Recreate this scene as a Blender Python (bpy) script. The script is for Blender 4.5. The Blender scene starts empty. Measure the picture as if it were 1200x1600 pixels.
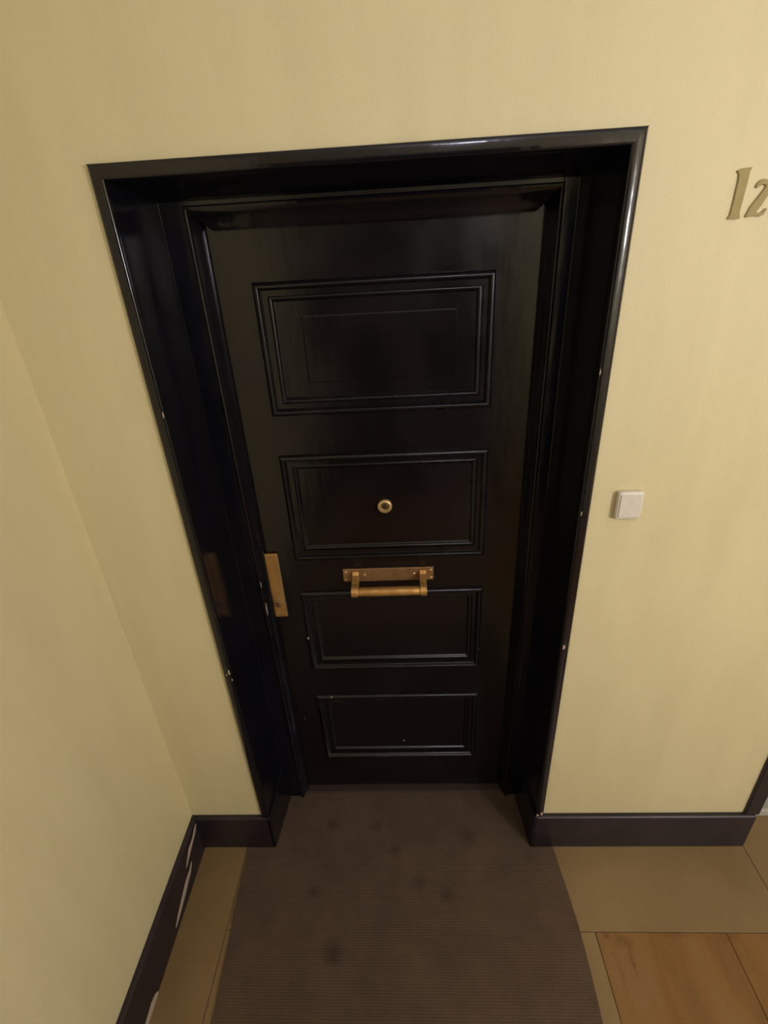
import bpy, bmesh, math, random
from mathutils import Vector, Matrix

random.seed(7)
S = 0.85                      # metres per layout unit (outer door opening = 1.22 units)
C = bpy.context.scene.collection
scn = bpy.context.scene

# ------------------------------------------------------------------ camera
def make_camera():
    a, b, c = math.radians(27.3821), math.radians(-3.0816), math.radians(-3.3562)
    f = Vector((math.sin(b)*math.cos(a), math.cos(b)*math.cos(a), -math.sin(a)))
    r = Vector((math.cos(b), -math.sin(b), 0)); u = r.cross(f)
    r2 = math.cos(c)*r + math.sin(c)*u; u2 = -math.sin(c)*r + math.cos(c)*u
    cd = bpy.data.cameras.new('camera'); co = bpy.data.objects.new('camera', cd); C.objects.link(co)
    m = Matrix((( r2.x, u2.x, -f.x, 0.0767*S), (r2.y, u2.y, -f.y, -1.34*S), (r2.z, u2.z, -f.z, 2.3868*S), (0, 0, 0, 1)))
    co.matrix_world = m
    cd.sensor_fit = 'HORIZONTAL'; cd.sensor_width = 36; cd.lens = 787.16*36/1200; cd.clip_start = 0.02
    scn.camera = co
make_camera()

# ------------------------------------------------------------------ light and exposure
w = bpy.data.worlds.new('world'); scn.world = w; w.use_nodes = True
w.node_tree.nodes['Background'].inputs[0].default_value = (0.75, 0.8, 1.0, 1)
w.node_tree.nodes['Background'].inputs[1].default_value = 0.02
def lamp(name, loc, power, col, radius):
    l = bpy.data.lights.new(name, 'POINT'); l.energy = power; l.color = col; l.shadow_soft_size = radius
    o = bpy.data.objects.new(name, l); o.location = Vector(loc)*S; C.objects.link(o)
lamp('landing_lamp', (2.55, -2.70, 2.45), 88, (1.0, 1.0, 1.27), 0.14)
lamp('ceiling_lamp', (0.45, -1.9, 3.15), 11, (1.0, 1.0, 1.3), 0.05)
vs = scn.view_settings
vs.view_transform = 'Standard'; vs.look = 'None'; vs.gamma = 1; vs.use_curve_mapping = False
vs.exposure = 0.0

# ------------------------------------------------------------------ materials
class N:
    def __init__(s, name, rough=0.5, metal=0.0, spec=0.5):
        s.m = bpy.data.materials.new(name); s.m.use_nodes = True; s.t = s.m.node_tree
        s.b = s.t.nodes['Principled BSDF']; s.b.inputs['Roughness'].default_value = rough
        s.b.inputs['Metallic'].default_value = metal; s.b.inputs['Specular IOR Level'].default_value = spec
        s.tc = s.n('ShaderNodeTexCoord'); s.g = s.n('ShaderNodeNewGeometry')
    def n(s, k): return s.t.nodes.new(k)
    def l(s, a, b): s.t.links.new(a, b)
    def vec(s, sc):                                  # world position, scaled per axis
        v = s.n('ShaderNodeVectorMath'); v.operation = 'MULTIPLY'; s.l(s.g.outputs['Position'], v.inputs[0]); v.inputs[1].default_value = sc
        return v.outputs[0]
    def noise(s, sc, detail=4, rough=0.5, scale=1):
        t = s.n('ShaderNodeTexNoise'); t.inputs['Scale'].default_value = scale; t.inputs['Detail'].default_value = detail
        t.inputs['Roughness'].default_value = rough; s.l(s.vec(sc), t.inputs['Vector']); return t.outputs['Fac']
    def ramp(s, fac, stops):
        r = s.n('ShaderNodeValToRGB'); e = r.color_ramp.elements
        while len(e) < len(stops): e.new(0.5)
        for el, (p, c) in zip(e, stops): el.position = p; el.color = (*c, 1)
        s.l(fac, r.inputs[0]); return r.outputs[0]
    def mix(s, fac, a, b, mode='MIX'):
        m = s.n('ShaderNodeMix'); m.data_type = 'RGBA'; m.blend_type = mode
        for i, x in ((0, fac), (6, a), (7, b)):
            if hasattr(x, 'is_linked'): s.l(x, m.inputs[i])
            elif i == 0: m.inputs[0].default_value = x
            else: m.inputs[i].default_value = (*x, 1)
        return m.outputs[2]
    def col(s, c):
        if hasattr(c, 'is_linked'): s.l(c, s.b.inputs['Base Color'])
        else: s.b.inputs['Base Color'].default_value = (*c, 1)
    def bump(s, hs, dist=0.001, strength=1.0):
        prev = None
        for h, d in hs:
            b = s.n('ShaderNodeBump'); b.inputs['Distance'].default_value = d; b.inputs['Strength'].default_value = strength
            s.l(h, b.inputs['Height'])
            if prev: s.l(prev, b.inputs['Normal'])
            prev = b.outputs[0]
        s.l(prev, s.b.inputs['Normal'])
    def maprange(s, v, a, b, c, d):
        m = s.n('ShaderNodeMapRange'); s.l(v, m.inputs[0])
        for i, x in enumerate((a, b, c, d)): m.inputs[i+1].default_value = x
        return m.outputs[0]

def wall_mat():
    m = N('cream_wall_paint', rough=0.55, spec=0.35)
    big = m.noise((1.1, 1.1, 1.1), 3); streak = m.noise((9, 9, 1.6), 3, 0.6)
    c = m.ramp(big, [(0.3, (0.655, 0.577, 0.322)), (0.7, (0.690, 0.611, 0.352))])
    d = m.ramp(streak, [(0.35, (0.955, 0.95, 0.94)), (0.6, (1, 1, 1))])
    m.col(m.mix(1.0, c, d, 'MULTIPLY'))
    m.bump([(m.noise((1, 1, 1), 3, 0.6, 260), 0.0006), (m.noise((3.0, 3.0, 1.6), 2, 0.5), 0.0028), (streak, 0.0006)])
    return m.m
def black_mat(name='black_gloss_paint', base=(0.004, 0.004, 0.0065), rough=0.16, grain=(60, 60, 3.5), spec=0.5, wob=0.0035):
    m = N(name, rough=rough, spec=spec)
    n = m.noise(grain, 4, 0.6); n2 = m.noise((7, 7, 5), 3)
    m.col(m.ramp(n2, [(0.35, base), (0.75, tuple(x*1.6 for x in base))]))
    m.l(m.maprange(n2, 0.3, 0.75, rough*0.8, rough*1.5), m.b.inputs['Roughness'])
    m.bump([(n, 0.00022), (m.noise((14, 14, 9), 2), wob*0.3)])
    return m.m
def skirt_mat():
    m = N('dark_skirting_paint', rough=0.42, spec=0.45)
    n = m.noise((9, 9, 9), 4, 0.6)
    m.col(m.ramp(n, [(0.3, (0.012, 0.008, 0.011)), (0.75, (0.028, 0.019, 0.022))]))
    m.bump([(m.noise((30, 30, 30), 4, 0.7), 0.0008)]); return m.m
def brass_mat(name, a, b, rough=0.38):
    m = N(name, rough=rough, metal=0.7)
    n = m.noise((35, 35, 18), 4, 0.65)
    m.col(m.ramp(n, [(0.3, a), (0.7, b)])); m.l(m.maprange(n, 0.3, 0.7, rough*1.35, rough), m.b.inputs['Roughness'])
    m.bump([(m.noise((120, 120, 120), 3), 0.0002)]); return m.m
def stone_mat(name, a, b, c, streak=(10, 1.6, 5), rough=0.38, mottling=0.35, stains=()):
    m = N(name, rough=rough, spec=0.4)
    n = m.noise(streak, 6, 0.62); g = m.noise((130, 130, 130), 3, 0.7)
    k = m.ramp(n, [(0.30, a), (0.5, b), (0.72, c)])
    if stains:                                   # dark dirt spots at fixed places along the joint
        wob = m.noise((60, 60, 60), 3, 0.7)
        for x, y, sx, sy, st in stains:
            off = m.n('ShaderNodeVectorMath'); off.operation = 'SUBTRACT'; m.l(m.g.outputs['Position'], off.inputs[0]); off.inputs[1].default_value = (x*S, y*S, 0)
            sc = m.n('ShaderNodeVectorMath'); sc.operation = 'MULTIPLY'; m.l(off.outputs[0], sc.inputs[0]); sc.inputs[1].default_value = (1/(sx*S), 1/(sy*S), 0)
            ln = m.n('ShaderNodeVectorMath'); ln.operation = 'LENGTH'; m.l(sc.outputs[0], ln.inputs[0])
            ad = m.n('ShaderNodeMath'); ad.operation = 'MULTIPLY_ADD'; m.l(wob, ad.inputs[0]); ad.inputs[1].default_value = 1.6; m.l(ln.outputs['Value'], ad.inputs[2])
            k = m.mix(m.maprange(ad.outputs[0], 0.7, 1.8, st, 0.0), k, (0.085, 0.035, 0.010))
    m.col(m.mix(1.0, k, m.ramp(g, [(0.3, (1-mottling*0.3,)*3), (0.7, (1, 1, 1))]), 'MULTIPLY'))
    m.bump([(g, 0.0003), (n, 0.001)]); return m.m
def carpet_mat():
    m = N('brown_ribbed_mat', rough=0.95, spec=0.1)
    v = m.n('ShaderNodeTexWave'); v.wave_type = 'BANDS'; v.bands_direction = 'Y'; v.inputs['Scale'].default_value = 42
    v.inputs['Distortion'].default_value = 1.5; v.inputs['Detail'].default_value = 3; m.l(m.vec((1, 1, 1)), v.inputs['Vector'])
    n = m.noise((5, 5, 5), 4, 0.65); f = m.noise((1, 1, 1), 3, 0.8, 420)
    a = m.ramp(n, [(0.3, (0.088, 0.060, 0.040)), (0.7, (0.122, 0.083, 0.052))])
    a = m.mix(1.0, a, m.ramp(f, [(0.3, (0.72, 0.72, 0.74)), (0.7, (1.12, 1.1, 1.08))]), 'MULTIPLY')
    a = m.mix(1.0, a, m.ramp(v.outputs['Fac'], [(0.0, (0.97, 0.97, 0.97)), (1.0, (1.01, 1.01, 1.01))]), 'MULTIPLY')
    # old spill stains: fixed places on the mat
    for x, y, r in ((-0.269, -0.421, 0.045), (0.071, -0.168, 0.04), (-0.031, -0.039, 0.035), (-0.115, 0.068, 0.035), (-0.327, 0.075, 0.035), (0.188, -0.215, 0.04), (-0.376, -0.205, 0.03), (-0.27, -0.40, 0.06), (0.3, 0.02, 0.05)):
        d = m.n('ShaderNodeVectorMath'); d.operation = 'DISTANCE'; m.l(m.vec((1, 1, 0)), d.inputs[0]); d.inputs[1].default_value = (x*S, y*S, 0)
        a = m.mix(m.maprange(d.outputs['Value'], 0.0, r*S, 0.45, 0.0), a, (0.026, 0.015, 0.009))
    m.col(a); m.bump([(v.outputs['Fac'], 0.0004), (f, 0.0015)]); return m.m
def flat(name, c, rough=0.5, metal=0.0, spec=0.5, bumpy=0.0002):
    m = N(name, rough=rough, metal=metal, spec=spec); n = m.noise((40, 40, 40), 3)
    m.col(m.ramp(n, [(0.3, tuple(x*0.93 for x in c)), (0.7, c)])); m.bump([(n, bumpy)]); return m.m

M = dict(wall=wall_mat(), black=black_mat(), skirt=skirt_mat(),
    trimblack=black_mat('black_gloss_trim_paint', (0.005, 0.0045, 0.006), 0.13, (40, 40, 14), wob=0.006),
    leaf=black_mat('brown_black_door_paint', (0.0052, 0.0040, 0.0048), 0.18),
    moulding=black_mat('black_moulding_paint', (0.0055, 0.0048, 0.0055), 0.22, (40, 40, 14), wob=0.005),
    brass=brass_mat('tarnished_brass', (0.45, 0.24, 0.065), (0.66, 0.385, 0.125), 0.45),
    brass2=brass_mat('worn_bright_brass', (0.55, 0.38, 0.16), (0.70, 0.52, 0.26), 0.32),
    brass3=brass_mat('dull_bronze_brass', (0.28, 0.15, 0.06), (0.42, 0.25, 0.11), 0.45),
    tan=stone_mat('tan_stone', (0.195, 0.125, 0.050), (0.225, 0.148, 0.062), (0.255, 0.172, 0.074), (2, 2, 2)),
    orange=stone_mat('orange_veined_stone', (0.155, 0.080, 0.022), (0.225, 0.107, 0.027), (0.235, 0.138, 0.055), (9, 1.8, 5), 0.34, stains=((0.785, -0.347, 0.022, 0.016, 0.8), (0.83, -0.36, 0.03, 0.03, 0.6), (0.86, -0.375, 0.02, 0.03, 0.4), (0.853, -0.43, 0.010, 0.05, 0.7), (0.80, -0.47, 0.010, 0.05, 0.35), (1.06, -0.345, 0.09, 0.010, 0.4), (1.24, -0.35, 0.05, 0.02, 0.35))),
    grout=flat('dark_grout', (0.15, 0.095, 0.042), 0.9), carpet=carpet_mat(),
    plastic=flat('ivory_plastic', (0.70, 0.66, 0.54), 0.3), ceil=flat('white_ceiling_paint', (0.78, 0.74, 0.62), 0.8),
    green=flat('grey_green_paint', (0.33, 0.35, 0.28), 0.5), marble=flat('pale_stone', (0.48, 0.46, 0.38), 0.4),
    chip=flat('bare_wood_chip', (0.42, 0.33, 0.24), 0.8), glass=flat('dark_lens_glass', (0.06, 0.04, 0.015), 0.08),
    dark=flat('dark_gap', (0.003, 0.003, 0.003), 0.9), letter=flat('olive_gold_letter_paint', (0.37, 0.30, 0.125), 0.7, 0.0, 0.2),
    thresh=flat('dark_brown_threshold', (0.035, 0.022, 0.015), 0.6), plaster=flat('exposed_plaster', (0.42, 0.33, 0.25), 0.85),
    wood=black_mat('dark_wood_varnish', (0.012, 0.006, 0.004), 0.3))

# ------------------------------------------------------------------ object helpers (coordinates in layout units, world space)
def origin_of(p):
    o = Vector((0, 0, 0))
    while p is not None: o += p.location; p = p.parent
    return o
def obj(name, bm, mat, parent=None, origin=None, smooth=False, bevel=0.0, seg=2):
    bmesh.ops.recalc_face_normals(bm, faces=bm.faces)
    me = bpy.data.meshes.new(name); base = origin_of(parent)
    loc = (Vector(origin)*S - base) if origin is not None else Vector((0, 0, 0))
    for v in bm.verts: v.co = v.co*S - base - loc
    bm.to_mesh(me); bm.free(); me.materials.append(mat)
    if smooth:
        for p in me.polygons: p.use_smooth = True
        try: me.set_sharp_from_angle(angle=math.radians(40))
        except Exception: pass
    o = bpy.data.objects.new(name, me); o.location = loc; C.objects.link(o)
    if parent: o.parent = parent
    if bevel:
        b = o.modifiers.new('bevel', 'BEVEL'); b.width = bevel*S; b.segments = seg; b.limit_method = 'ANGLE'; b.angle_limit = math.radians(35)
    return o
def root(name, loc, **kw):
    o = bpy.data.objects.new(name, None); o.location = Vector(loc)*S; o.empty_display_size = 0.05; C.objects.link(o)
    for k, v in kw.items(): o[k] = v
    return o
def tag(o, **kw):
    for k, v in kw.items(): o[k] = v
    return o
def box(bm, x0, x1, y0, y1, z0, z1):
    vs_ = [bm.verts.new((x, y, z)) for z in (z0, z1) for y in (y0, y1) for x in (x0, x1)]
    for f in ((0, 1, 3, 2), (4, 6, 7, 5), (0, 4, 5, 1), (2, 3, 7, 6), (0, 2, 6, 4), (1, 5, 7, 3)): bm.faces.new([vs_[i] for i in f])
    return bm
def bx(*a): return box(bmesh.new(), *a)
def prism(pts, axis, a, b, bm=None):
    """polygon pts (2-D) extruded along axis 0/1/2 from a to b"""
    bm = bm or bmesh.new()
    def mk(p, t):
        q = list(p); q.insert(axis, t); return bm.verts.new(q)
    A = [mk(p, a) for p in pts]; B = [mk(p, b) for p in pts]; n = len(pts)
    bm.faces.new(A); bm.faces.new(B[::-1])
    for i in range(n): bm.faces.new((A[i], A[(i+1) % n], B[(i+1) % n], B[i]))
    return bm
def lathe_y(bm, cx, cz, prof, n=32):
    """revolve (radius, y) profile about the y axis through (cx, cz)"""
    rings = []
    for r, y in prof:
        rings.append([bm.verts.new((cx+r*math.cos(2*math.pi*i/n), y, cz+r*math.sin(2*math.pi*i/n))) for i in range(n)])
    for A, B in zip(rings, rings[1:]):
        for i in range(n): bm.faces.new((A[i], A[(i+1) % n], B[(i+1) % n], B[i]))
    bm.faces.new(rings[0]); bm.faces.new(rings[-1][::-1]); return bm
def frame_side(side, x0, x1, z0, z1, prof, bm=None, open_bottom=False, back=0.0, nsub=1):
    """one mitred side of a rectangular frame; prof = [(inward offset, y)], closed behind at y = back"""
    bm = bm or bmesh.new()
    def P(k, o, y):
        if side == 'left':  return (x0+o, y, (z1-o) if k else (z0 if open_bottom else z0+o))
        if side == 'right': return (x1-o, y, (z1-o) if k else (z0 if open_bottom else z0+o))
        if side == 'top':   return ((x1-o) if k else (x0+o), y, z1-o)
        return ((x1-o) if k else (x0+o), y, z0+o)
    full = list(prof) + [(prof[-1][0], back), (prof[0][0], back)]
    A = [bm.verts.new(P(0, o, y)) for o, y in full]; B = [bm.verts.new(P(1, o, y)) for o, y in full]; n = len(full)
    for i in range(n): bm.faces.new((A[i], A[(i+1) % n], B[(i+1) % n], B[i]))
    bm.faces.new(A[::-1]); bm.faces.new(B); return bm

# ------------------------------------------------------------------ room shell
XL, XR, ZC, YF = -0.926, 3.5, 3.45, -3.2
OUT = 0.61; HT = 2.591; IN = 0.577; HI = 2.558; D1 = 0.217; D2 = 0.267; HB = 0.211; TB = 0.022
WC = 1.49                                      # right end of the door wall
bm = bx(XL-0.15, -0.59, 0, 0.34, 0, ZC); box(bm, 0.59, WC, 0, 0.34, 0, ZC); box(bm, -0.59, 0.59, 0, 0.34, 2.57, ZC)
tag(obj('wall_back', bm, M['wall']), kind='structure', label='cream painted wall around the black door')
tag(obj('wall_left', bx(XL-0.15, XL, YF, 0, 0, ZC), M['wall']), kind='structure', label='cream painted side wall left of the door')
tag(obj('wall_right', bx(XR, XR+0.15, YF, 0.125, 0, ZC), M['wall']), kind='structure')
tag(obj('wall_front', bx(XL-0.15, XR+0.15, YF-0.15, YF, 0, ZC), M['wall']), kind='structure')
tag(obj('wall_recess', bx(WC, XR+0.15, 0.125, 0.34, 0.03, ZC), M['green']), kind='structure', label='grey green wall beyond the right corner')
tag(obj('trim_3', bx(WC, XR+0.15, 0.112, 0.34, 0, 0.03), M['marble']), kind='structure', label='pale stone strip at the foot of the grey green wall')
tag(obj('ceiling', bx(XL-0.15, XR+0.15, YF-0.15, 0.34, ZC, ZC+0.1), M['ceil']), kind='structure')
# the landing opposite: a dark double door, outside the frame but mirrored in the gloss paint
d2 = root('door_2', (0.1, YF, 0), kind='structure')
for i, (a, b) in enumerate(((-0.88, 0.11), (0.12, 1.10))):
    obj('door_leaf', bx(a, b, YF, YF+0.05, 0.01, 2.75), M['wood'], d2, bevel=0.004)
    for z0, z1 in ((0.25, 1.1), (1.3, 2.55)):
        obj('panel', bx(a+0.14, b-0.14, YF+0.05, YF+0.065, z0, z1), M['wood'], d2, bevel=0.012)

# floor: dark bed with separate stone slabs
fl = tag(obj('floor', bx(XL-0.15, XR+0.15, YF-0.15, 0.34, -0.12, -0.004), M['grout']), kind='structure', label='stone floor of tan border slabs and orange veined tiles')
G = 0.0011
def slab(x0, x1, y0, y1, mat, top=0.0, name='slab'):
    o = obj(name, bx(x0+G, x1-G, y0+G, y1-G, -0.0035, top), M[mat], fl, bevel=0.0012, seg=1); return o
slab(XL, -0.710, -1.20, 0.0, 'tan'); slab(XL, -0.710, -2.10, -1.20, 'tan'); slab(XL, -0.710, YF, -2.10, 'tan')
slab(-0.710, 0.0, -0.336, 0.34, 'tan'); slab(0.0, 0.59, -0.336, 0.34, 'tan')
slab(0.59, 1.487, -0.336, 0.0, 'tan', 0.0006)
slab(1.487, 2.4, -0.336, 0.112, 'tan'); slab(2.4, XR, -0.336, 0.112, 'tan')
slab(-0.710, 0.020, -1.40, -0.336, 'tan'); slab(0.020, 0.747, -1.40, -0.336, 'tan')
T = 0.493
for i in range(5):
    for j in range(6):
        x0 = 0.747+i*T; y1 = -0.336-j*T; x1 = min(x0+T, XR); y0 = max(y1-T, YF)
        if y1-y0 > 0.05 and x1-x0 > 0.05: slab(x0, x1, y0, y1, 'orange', random.uniform(-0.0006, 0.0002), 'floor_tile')
for i in range(3):
    for j in range(4):
        x0 = -0.710+i*0.4857; y1 = -1.40-j*T; y0 = max(y1-T, YF)
        if y1-y0 > 0.05: slab(x0, x0+0.4857, y0, y1, 'orange', 0, 'floor_tile')

# skirting boards
def ragged(bm, amp=0.0015):
    for v in bm.verts: v.co += Vector((0, 0, 0))
    return bm
pr = [(0, 0.0), (-TB, 0.0), (-TB, HB-0.006), (-TB+0.006, HB), (0, HB)]
bl = tag(obj('baseboard_left', prism([(XL-y, z) for y, z in pr], 1, YF, 0.0), M['skirt'], bevel=0.002), kind='structure', label='dark scuffed skirting board along the left wall')
tag(obj('baseboard_back', prism([(y, z) for y, z in pr], 0, XL+TB, -0.575), M['skirt'], bevel=0.002), kind='structure', label='short dark skirting board left of the door')
tag(obj('baseboard_back.001', prism([(y, z) for y, z in pr], 0, 0.575, 1.487), M['skirt'], bevel=0.002), kind='structure', label='dark skirting board right of the door under the switch')
def strip_patch(pts, mat, parent, x):
    bm = bmesh.new(); up, dn = [], []
    for y, z, h in pts:
        h *= 1.5
        dn.append((bm.verts.new((x, y, z-h/2)), bm.verts.new((x+0.0012, y, z-h/2+0.0006))))
        up.append((bm.verts.new((x, y, z+h/2)), bm.verts.new((x+0.0012, y, z+h/2-0.0006))))
    n = len(pts)
    for i in range(n-1):
        bm.faces.new((dn[i][1], dn[i+1][1], up[i+1][1], up[i][1])); bm.faces.new((dn[i][0], dn[i+1][0], dn[i+1][1], dn[i][1]))
        bm.faces.new((up[i][0], up[i+1][0], up[i+1][1], up[i][1]))
    return obj('worn_patch', bm, mat, parent)
XB = XL+TB
p = [(-0.028, 0.190, 0.004), (-0.05, 0.178, 0.016), (-0.08, 0.166, 0.012), (-0.12, 0.160, 0.020), (-0.15, 0.145, 0.012), (-0.175, 0.132, 0.003)]
strip_patch(p, M['plaster'], bl, XB)['label'] = 'bare plaster scrape'
p = [(-0.135, 0.10, 0.003), (-0.16, 0.082, 0.014), (-0.20, 0.078, 0.020), (-0.24, 0.066, 0.022), (-0.275, 0.056, 0.018), (-0.31, 0.047, 0.014), (-0.345, 0.035, 0.004)]
strip_patch(p, M['plaster'], bl, XB)['label'] = 'bare plaster scrape'
p = [(-0.53, 0.004, 0.006), (-0.545, 0.012, 0.020), (-0.57, 0.014, 0.026), (-0.61, 0.012, 0.022), (-0.66, 0.01, 0.014)]
strip_patch(p, M['plaster'], bl, XB)['label'] = 'bare plaster scrape'

# vertical dark trim at the right end of the wall
tag(obj('trim_1', bx(1.444, 1.502, -0.014, 0.06, HB, ZC), M['skirt'], bevel=0.004), kind='structure', label='dark upright trim at the right end of the wall')

# ------------------------------------------------------------------ the door
dr = root('door_1', (0, 0.1, 0), kind='structure', label='glossy black panelled door with four framed panels and brass fittings')
# outer moulding: quarter-round trim lying against the wall
prof = [(0.0, 0.0), (0.0, -0.009), (0.0025, -0.0125), (0.006, -0.0147), (0.011, -0.0162), (0.016, -0.0170), (0.020, -0.0172), (0.0255, -0.0170),
        (0.0285, -0.0162), (0.0305, -0.0146), (0.0322, -0.0118), (0.0329, -0.0070), (0.033, 0.0)]
prof_top = [(0.0, 0.0), (0.0, -0.0125), (0.0015, -0.0160), (0.005, -0.0170), (0.010, -0.0172), (0.016, -0.0172), (0.020, -0.0172), (0.0255, -0.0170)] + prof[8:]
for sd in ('left', 'top', 'right'):
    bm = frame_side(sd, -OUT, OUT, HB-0.002, HT, prof_top if sd == 'top' else prof, open_bottom=True, back=0.012)
    obj('architrave', bm, M['trimblack'], dr, smooth=True)
# reveal boards
obj('jamb', prism([(-0.59, 0.012), (-IN, 0.012), (-0.565, D1), (-0.59, D1)], 2, 0.0, HI), M['black'], dr)
obj('jamb', prism([(IN, 0.012), (0.59, 0.012), (0.59, D1), (0.547, D1)], 2, 0.0, HI), M['black'], dr)
obj('head_jamb', prism([(0.012, HI), (0.012, 2.57), (D1, 2.57), (D1, 2.530)], 0, -0.58, 0.58), M['black'], dr)
# fixed frame with inner moulding stepping back to the leaf
LX0, LX1, LZ = -0.474, 0.486, 2.475
FT = 2.56
obj('door_frame', bx(-0.59, -0.497, D1, 0.33, 0, FT), M['black'], dr, bevel=0.002)
obj('door_frame', bx(0.508, 0.59, D1, 0.33, 0, FT), M['black'], dr, bevel=0.002)
obj('door_frame', bx(-0.497, 0.508, D1, 0.33, 2.518, FT), M['black'], dr, bevel=0.002)
# fine bead in the joint between the reveal and the frame
def bead(a, b, r, mat=M['trimblack'], name='bead', n=8):
    bm = bmesh.new(); a = Vector(a); b = Vector(b); d = (b-a).normalized()
    p1 = d.orthogonal().normalized(); p2 = d.cross(p1)
    A = [bm.verts.new(a+r*(math.cos(2*math.pi*i/n)*p1+math.sin(2*math.pi*i/n)*p2)) for i in range(n)]
    B = [bm.verts.new(v.co+(b-a)) for v in A]
    for i in range(n): bm.faces.new((A[i], A[(i+1) % n], B[(i+1) % n], B[i]))
    bm.faces.new(A); bm.faces.new(B[::-1]); return obj(name, bm, mat, dr, smooth=True)
bead((-0.564, D1-0.001, 0.22), (-0.564, D1-0.001, 2.53), 0.0028)
bead((0.547, D1-0.001, 0.22), (0.547, D1-0.001, 2.53), 0.0018)
ip = [(0, 0.212), (0.003, 0.208), (0.008, 0.2075), (0.012, 0.211), (0.015, 0.220), (0.020, 0.231), (0.027, 0.240), (0.031, 0.247)]
for sd in ('left', 'right'):
    obj('frame_moulding', frame_side(sd, -0.499, 0.510, 0.0, 2.520, ip, open_bottom=True, back=0.33), M['trimblack'], dr, smooth=True)
ip2 = [(0, 0.212), (0.004, 0.2075), (0.010, 0.209), (0.020, 0.218), (0.032, 0.228), (0.048, 0.238), (0.060, 0.247)]
obj('frame_moulding', frame_side('top', -0.499, 0.510, 0.0, 2.520, [(o*0.52, y) for o, y in ip2][:1]+[(o, y) for o, y in ip2[1:]], back=0.33), M['trimblack'], dr, smooth=True)
# plinth boards in the reveal
def plinth(sgn, x_front, x_back, xb):
    bm = bmesh.new()
    a = [(sgn*xb, -TB), (sgn*x_front, -TB), (sgn*x_back, D1-0.001), (sgn*xb, D1-0.001)]
    zt = [HB+0.001, HB+0.001, 0.246, 0.246]
    lo = [bm.verts.new((x, y, 0.0)) for x, y in a]; hi = [bm.verts.new((x, y, z)) for (x, y), z in zip(a, zt)]
    bm.faces.new(lo); bm.faces.new(hi[::-1])
    for i in range(4): bm.faces.new((lo[i], lo[(i+1) % 4], hi[(i+1) % 4], hi[i]))
    o = obj('plinth_board', bm, M['trimblack'], dr, bevel=0.003); return o
plinth(-1, 0.573, 0.551, 0.588); plinth(1, 0.566, 0.545, 0.588)
# threshold
obj('threshold', bx(-0.55, 0.545, 0.232, 0.34, 0.0, 0.014), M['thresh'], dr, bevel=0.004)

# leaf: stiles, rails, recessed panels, bolection mouldings
PX = 0.357; OP = 0.318
PZ = [(1.921, 2.324), (1.360, 1.784), (0.802, 1.215), (0.231, 0.649)]
obj('stile', bx(LX0, -OP, D2, D2+0.045, 0.018, LZ), M['leaf'], dr)
obj('stile', bx(OP, LX1, D2, D2+0.045, 0.018, LZ), M['leaf'], dr)
edges = [LZ] + [z for a, b in PZ for z in (b-0.04, a+0.04)] + [0.022]
for k in range(5):
    obj('rail', bx(-OP, OP, D2, D2+0.045, edges[2*k+1], edges[2*k]), M['leaf'], dr)
mp = [(0.0, D2+0.001), (0.0008, D2-0.004), (0.003, D2-0.0085), (0.006, D2-0.0115), (0.0095, D2-0.0135), (0.0125, D2-0.0142), (0.0155, D2-0.0137), (0.018, D2-0.0112), (0.020, D2-0.004),
      (0.026, D2+0.002), (0.034, D2+0.006), (0.040, D2+0.005), (0.043, D2+0.0028), (0.046, D2+0.0022), (0.0495, D2+0.004), (0.052, D2+0.009), (0.057, D2+0.013)]
panels = []
for k, (z0, z1) in enumerate(PZ):
    bm = bx(-OP-0.0, OP, D2+0.013, D2+0.035, z0+0.04, z1-0.04)
    pn = obj('panel', bm, M['leaf'], dr); panels.append(pn)
    if k == 0:                                   # the top panel has a shallow raised field
        bm = bmesh.new(); a = [(-0.228, z0+0.1), (0.245, z0+0.1), (0.245, z1-0.1), (-0.228, z1-0.1)]
        A = [bm.verts.new((x, D2+0.0131, z)) for x, z in a]; cx, cz = 0.0085, (z0+z1)/2
        B = [bm.verts.new((x-math.copysign(0.004, x-cx), D2+0.0112, z-math.copysign(0.004, z-cz))) for x, z in a]
        bm.faces.new(B)
        for i in range(4): bm.faces.new((A[i], A[(i+1) % 4], B[(i+1) % 4], B[i]))
        obj('raised_field', bm, M['leaf'], pn)
    for sd in ('left', 'right', 'top', 'bottom'):
        obj('panel_moulding', frame_side(sd, -PX-0.002, PX-0.002, z0, z1, mp, back=D2+0.0135), M['moulding'], pn, smooth=True)

# peephole
ph = obj('peephole', lathe_y(bmesh.new(), -0.006, 1.572, [(0.026, D2+0.013), (0.0265, D2+0.008), (0.025, D2+0.003), (0.021, D2+0.0005), (0.016, D2+0.001), (0.0125, D2+0.005), (0.0115, D2+0.009)], 40), M['brass2'], dr, smooth=True)
ph['label'] = 'round brass peephole ring'
obj('lens', lathe_y(bmesh.new(), -0.006, 1.572, [(0.0115, D2+0.010), (0.0115, D2+0.006), (0.008, D2+0.0042), (0.003, D2+0.0035)], 24), M['glass'], ph, smooth=True)

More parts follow.
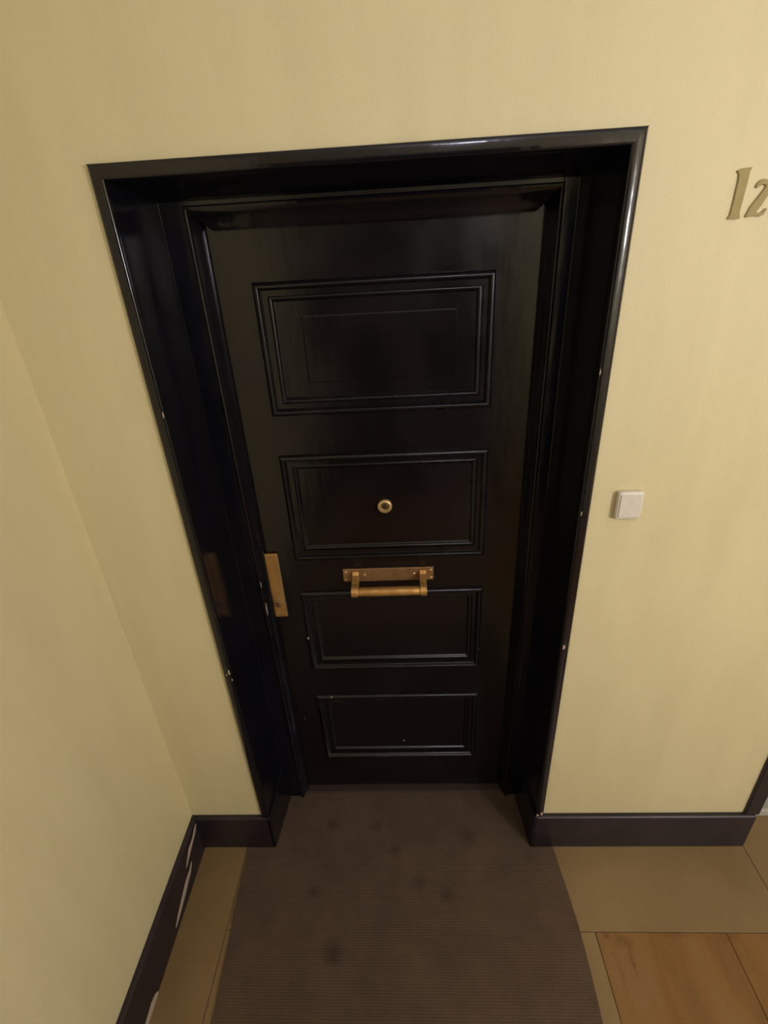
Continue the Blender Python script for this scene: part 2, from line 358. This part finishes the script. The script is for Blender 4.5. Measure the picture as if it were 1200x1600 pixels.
# lock plate
LY = D2-0.013
lk = obj('lock_plate', bx(-0.478, -0.4215, LY, D2, 1.098, 1.397), M['brass'], dr, bevel=0.0065, seg=2)
lk['label'] = 'tall brass lock plate'
obj('key_cylinder', lathe_y(bmesh.new(), -0.452, 1.165, [(0.0155, LY+0.001), (0.0155, LY-0.004), (0.0135, LY-0.0055), (0.011, LY-0.0055), (0.0105, LY-0.003), (0.004, LY-0.003)], 28), M['brass3'], lk, smooth=True)
obj('edge_highlight', bx(-0.4252, -0.4208, LY-0.0012, D2-0.002, 1.102, 1.393), M['brass2'], lk, bevel=0.0015)  # lighter brass strip: lamp highlight on the plate's right edge, put into colour
obj('keyway', bx(-0.4535, -0.4505, LY-0.0045, LY-0.0025, 1.155, 1.176), M['dark'], lk)
# swivelling cover pushed aside above the keyhole
cv = [(-0.458, 1.196), (-0.445, 1.200), (-0.429, 1.199), (-0.4255, 1.190), (-0.427, 1.174), (-0.434, 1.168), (-0.438, 1.176), (-0.440, 1.187), (-0.449, 1.190)]
obj('keyhole_cover', prism(cv, 1, LY-0.005, LY), M['brass2'], lk, bevel=0.0012)
for z in (1.385,): obj('screw', lathe_y(bmesh.new(), -0.45, z, [(0.004, LY), (0.0038, LY-0.001), (0.002, LY-0.0018)], 14), M['brass3'], lk, smooth=True)

# pull handle
hx0, hx1 = -0.181, 0.166; HY = D2-0.008
hp = obj('pull_handle', bx(hx0, hx1, HY, D2, 1.258, 1.316), M['brass3'], dr, bevel=0.003)
hp['label'] = 'brass pull bar on a long back plate'
for i, xc in enumerate((-0.132, 0.124)):
    # side profile (y, z): foot on the plate, arm reaching forward and down to the bar
    pts = [(HY, 1.308), (HY-0.006, 1.308), (HY-0.014, 1.296), (HY-0.05, 1.284)]
    cyb, czb, rb = HY-0.072, 1.264, 0.0215
    for t in range(11):
        an = math.radians(80+t*20); pts.append((cyb+rb*math.cos(an), czb+rb*math.sin(an)))
    pts += [(HY-0.045, 1.250), (HY-0.012, 1.262), (HY, 1.262)]
    obj('bracket', prism(pts, 0, xc-0.0125, xc+0.0125), M['brass'], hp, bevel=0.0022)
bm = bmesh.new(); n = 28; segs = [(-0.1195, 0.0150), (-0.114, 0.0165), (-0.05, 0.0172), (0.045, 0.0172), (0.106, 0.0165), (0.1115, 0.0150)]
rg = [[bm.verts.new((x, HY-0.072+r*math.cos(2*math.pi*i/n), 1.262+r*math.sin(2*math.pi*i/n))) for i in range(n)] for x, r in segs]
for A, B in zip(rg, rg[1:]):
    for i in range(n): bm.faces.new((A[i], A[(i+1) % n], B[(i+1) % n], B[i]))
bm.faces.new(rg[0]); bm.faces.new(rg[-1][::-1])
obj('grip_bar', bm, M['brass'], hp, smooth=True)
for x, z in ((-0.170, 1.303), (-0.170, 1.269), (0.155, 1.303), (0.155, 1.269), (-0.098, 1.288), (0.091, 1.288)):
    obj('screw', lathe_y(bmesh.new(), x, z, [(0.0058, HY), (0.0055, HY-0.0015), (0.0035, HY-0.0028)], 16), M['brass2'], hp, smooth=True)

# chipped paint: flakes of bare wood showing on mouldings
def chip(x, y, z, sx, sz, sy=0.0018, name='paint_chip'):
    bm = bmesh.new(); bmesh.ops.create_icosphere(bm, subdivisions=2, radius=1)
    for v in bm.verts:
        k = 1+random.uniform(-0.25, 0.25); v.co = Vector((x+v.co.x*sx*k, y+v.co.y*sy, z+v.co.z*sz*k))
    return obj(name, bm, M['chip'], dr)
YT = -0.022
for x, y, z, sx, sz in ((-0.5815, -0.0158, 2.02, 0.0018, 0.009), (-0.585, -0.017, 1.072, 0.0035, 0.012), (-0.581, -0.0158, 1.035, 0.0022, 0.006), (-0.596, -0.0165, 1.06, 0.002, 0.005),
                        (0.5805, -0.0150, 2.082, 0.0022, 0.009), (0.584, -0.0168, 1.672, 0.002, 0.008), (0.590, -0.0172, 1.16, 0.004, 0.011),
                        (0.600, -0.0166, 0.232, 0.005, 0.012), (0.584, -0.0165, 0.222, 0.006, 0.008)):
    chip(x, y, z, sx, sz)
for x, y, z, sx, sz in ((-0.485, 0.2115, 1.17, 0.0022, 0.030), (-0.488, 0.209, 1.29, 0.0015, 0.013), (-0.352, D2-0.013, 0.985, 0.0035, 0.007),
                        (-0.290, D2-0.012, 0.643, 0.005, 0.0045), (-0.345, D2-0.011, 0.262, 0.004, 0.003), (-0.332, D2-0.012, 0.245, 0.003, 0.003),
                        (-0.345, D2+0.0, 0.286, 0.005, 0.004), (0.02, D2+0.012, 0.325, 0.0035, 0.004), (0.348, D2-0.011, 0.905, 0.0025, 0.003), (-0.43, D2, 0.50, 0.0012, 0.005)):
    chip(x, y, z, sx, sz, 0.0014)

# ------------------------------------------------------------------ mat
def mat_poly():
    L = [(-0.560, 0.232), (-0.571, 0.0), (-0.576, -0.026), (-0.700, -0.028)]
    for k in range(9): L.append((-0.699+0.0006*k+random.uniform(-0.002, 0.002), -0.06-0.03*k))
    L += [(-0.693, -0.318), (-0.686, -0.322)]
    for k in range(12): L.append((-0.684+0.0017*k+random.uniform(-0.0015, 0.0015), -0.36-0.055*k))
    Rr = [(0.665, -1.0), (0.678, -0.75), (0.683, -0.60), (0.688, -0.45), (0.688, -0.324), (0.681, -0.2), (0.672, -0.1), (0.667, -0.028), (0.569, -0.026), (0.562, 0.0), (0.553, 0.232)]
    return L + Rr
mt = obj('runner_mat', prism(mat_poly(), 2, 0.0008, 0.007), M['carpet'], origin=(0, -0.4, 0))
tag(mt, label='dark brown ribbed mat with faint stains running into the black doorway', category='mat')

# ------------------------------------------------------------------ light switch
sw = root('light_switch', (0.7185, 0, 1.69), label='ivory plastic push switch mounted on the cream wall right of the door', category='light switch')
def rbox(x0, x1, z0, z1, y0, y1, r, n=5):
    pts = []
    for cx, cz, a0 in ((x1-r, z1-r, 0), (x0+r, z1-r, 90), (x0+r, z0+r, 180), (x1-r, z0+r, 270)):
        for k in range(n+1):
            a = math.radians(a0+90*k/n); pts.append((cx+r*math.cos(a), cz+r*math.sin(a)))
    return prism(pts, 1, y0, y1)
obj('housing', rbox(0.682, 0.755, 1.649, 1.738, -0.020, 0.0, 0.009), M['plastic'], sw, bevel=0.006, seg=3, smooth=True)
obj('rocker', rbox(0.6885, 0.7485, 1.657, 1.730, -0.0225, -0.019, 0.005), M['plastic'], sw, bevel=0.002, seg=2, smooth=True)

# ------------------------------------------------------------------ wall letters
Ip = [(0.817, 2.501), (0.829, 2.505), (0.849, 2.506), (0.8455, 2.498), (0.846, 2.485), (0.845, 2.459), (0.8445, 2.442), (0.8435, 2.422), (0.8475, 2.410), (0.840, 2.4085), (0.8195, 2.409), (0.8235, 2.418), (0.8245, 2.448), (0.8245, 2.484), (0.823, 2.495)]
Zp = [[0.865, 2.469], [0.868, 2.476], [0.873, 2.481], [0.88, 2.483], [0.89, 2.481], [0.898, 2.481], [0.906, 2.484], [0.904, 2.474], [0.897, 2.452], [0.887, 2.431], [0.880, 2.4195], [0.886, 2.4175], [0.893, 2.420], [0.899, 2.427], [0.903, 2.425], [0.8975, 2.414], [0.889, 2.411], [0.875, 2.4125], [0.858, 2.4105], [0.860, 2.419], [0.865, 2.432], [0.886, 2.465], [0.887, 2.471], [0.878, 2.473], [0.869, 2.466]]
def letter(name, pts, org, label):
    o = obj(name, prism(pts, 1, -0.0045, 0.0), M['letter'], origin=org, bevel=0.0012)
    tag(o, label=label, category='letter', group='raised letters on the wall right of the door')
letter('wall_letter', Ip, (0.833, 0, 2.409), 'olive gold slanted capital letter I on the cream wall')
letter('wall_letter', Zp, (0.88, 0, 2.409), 'olive gold slanted lowercase letter z right of the capital letter I')
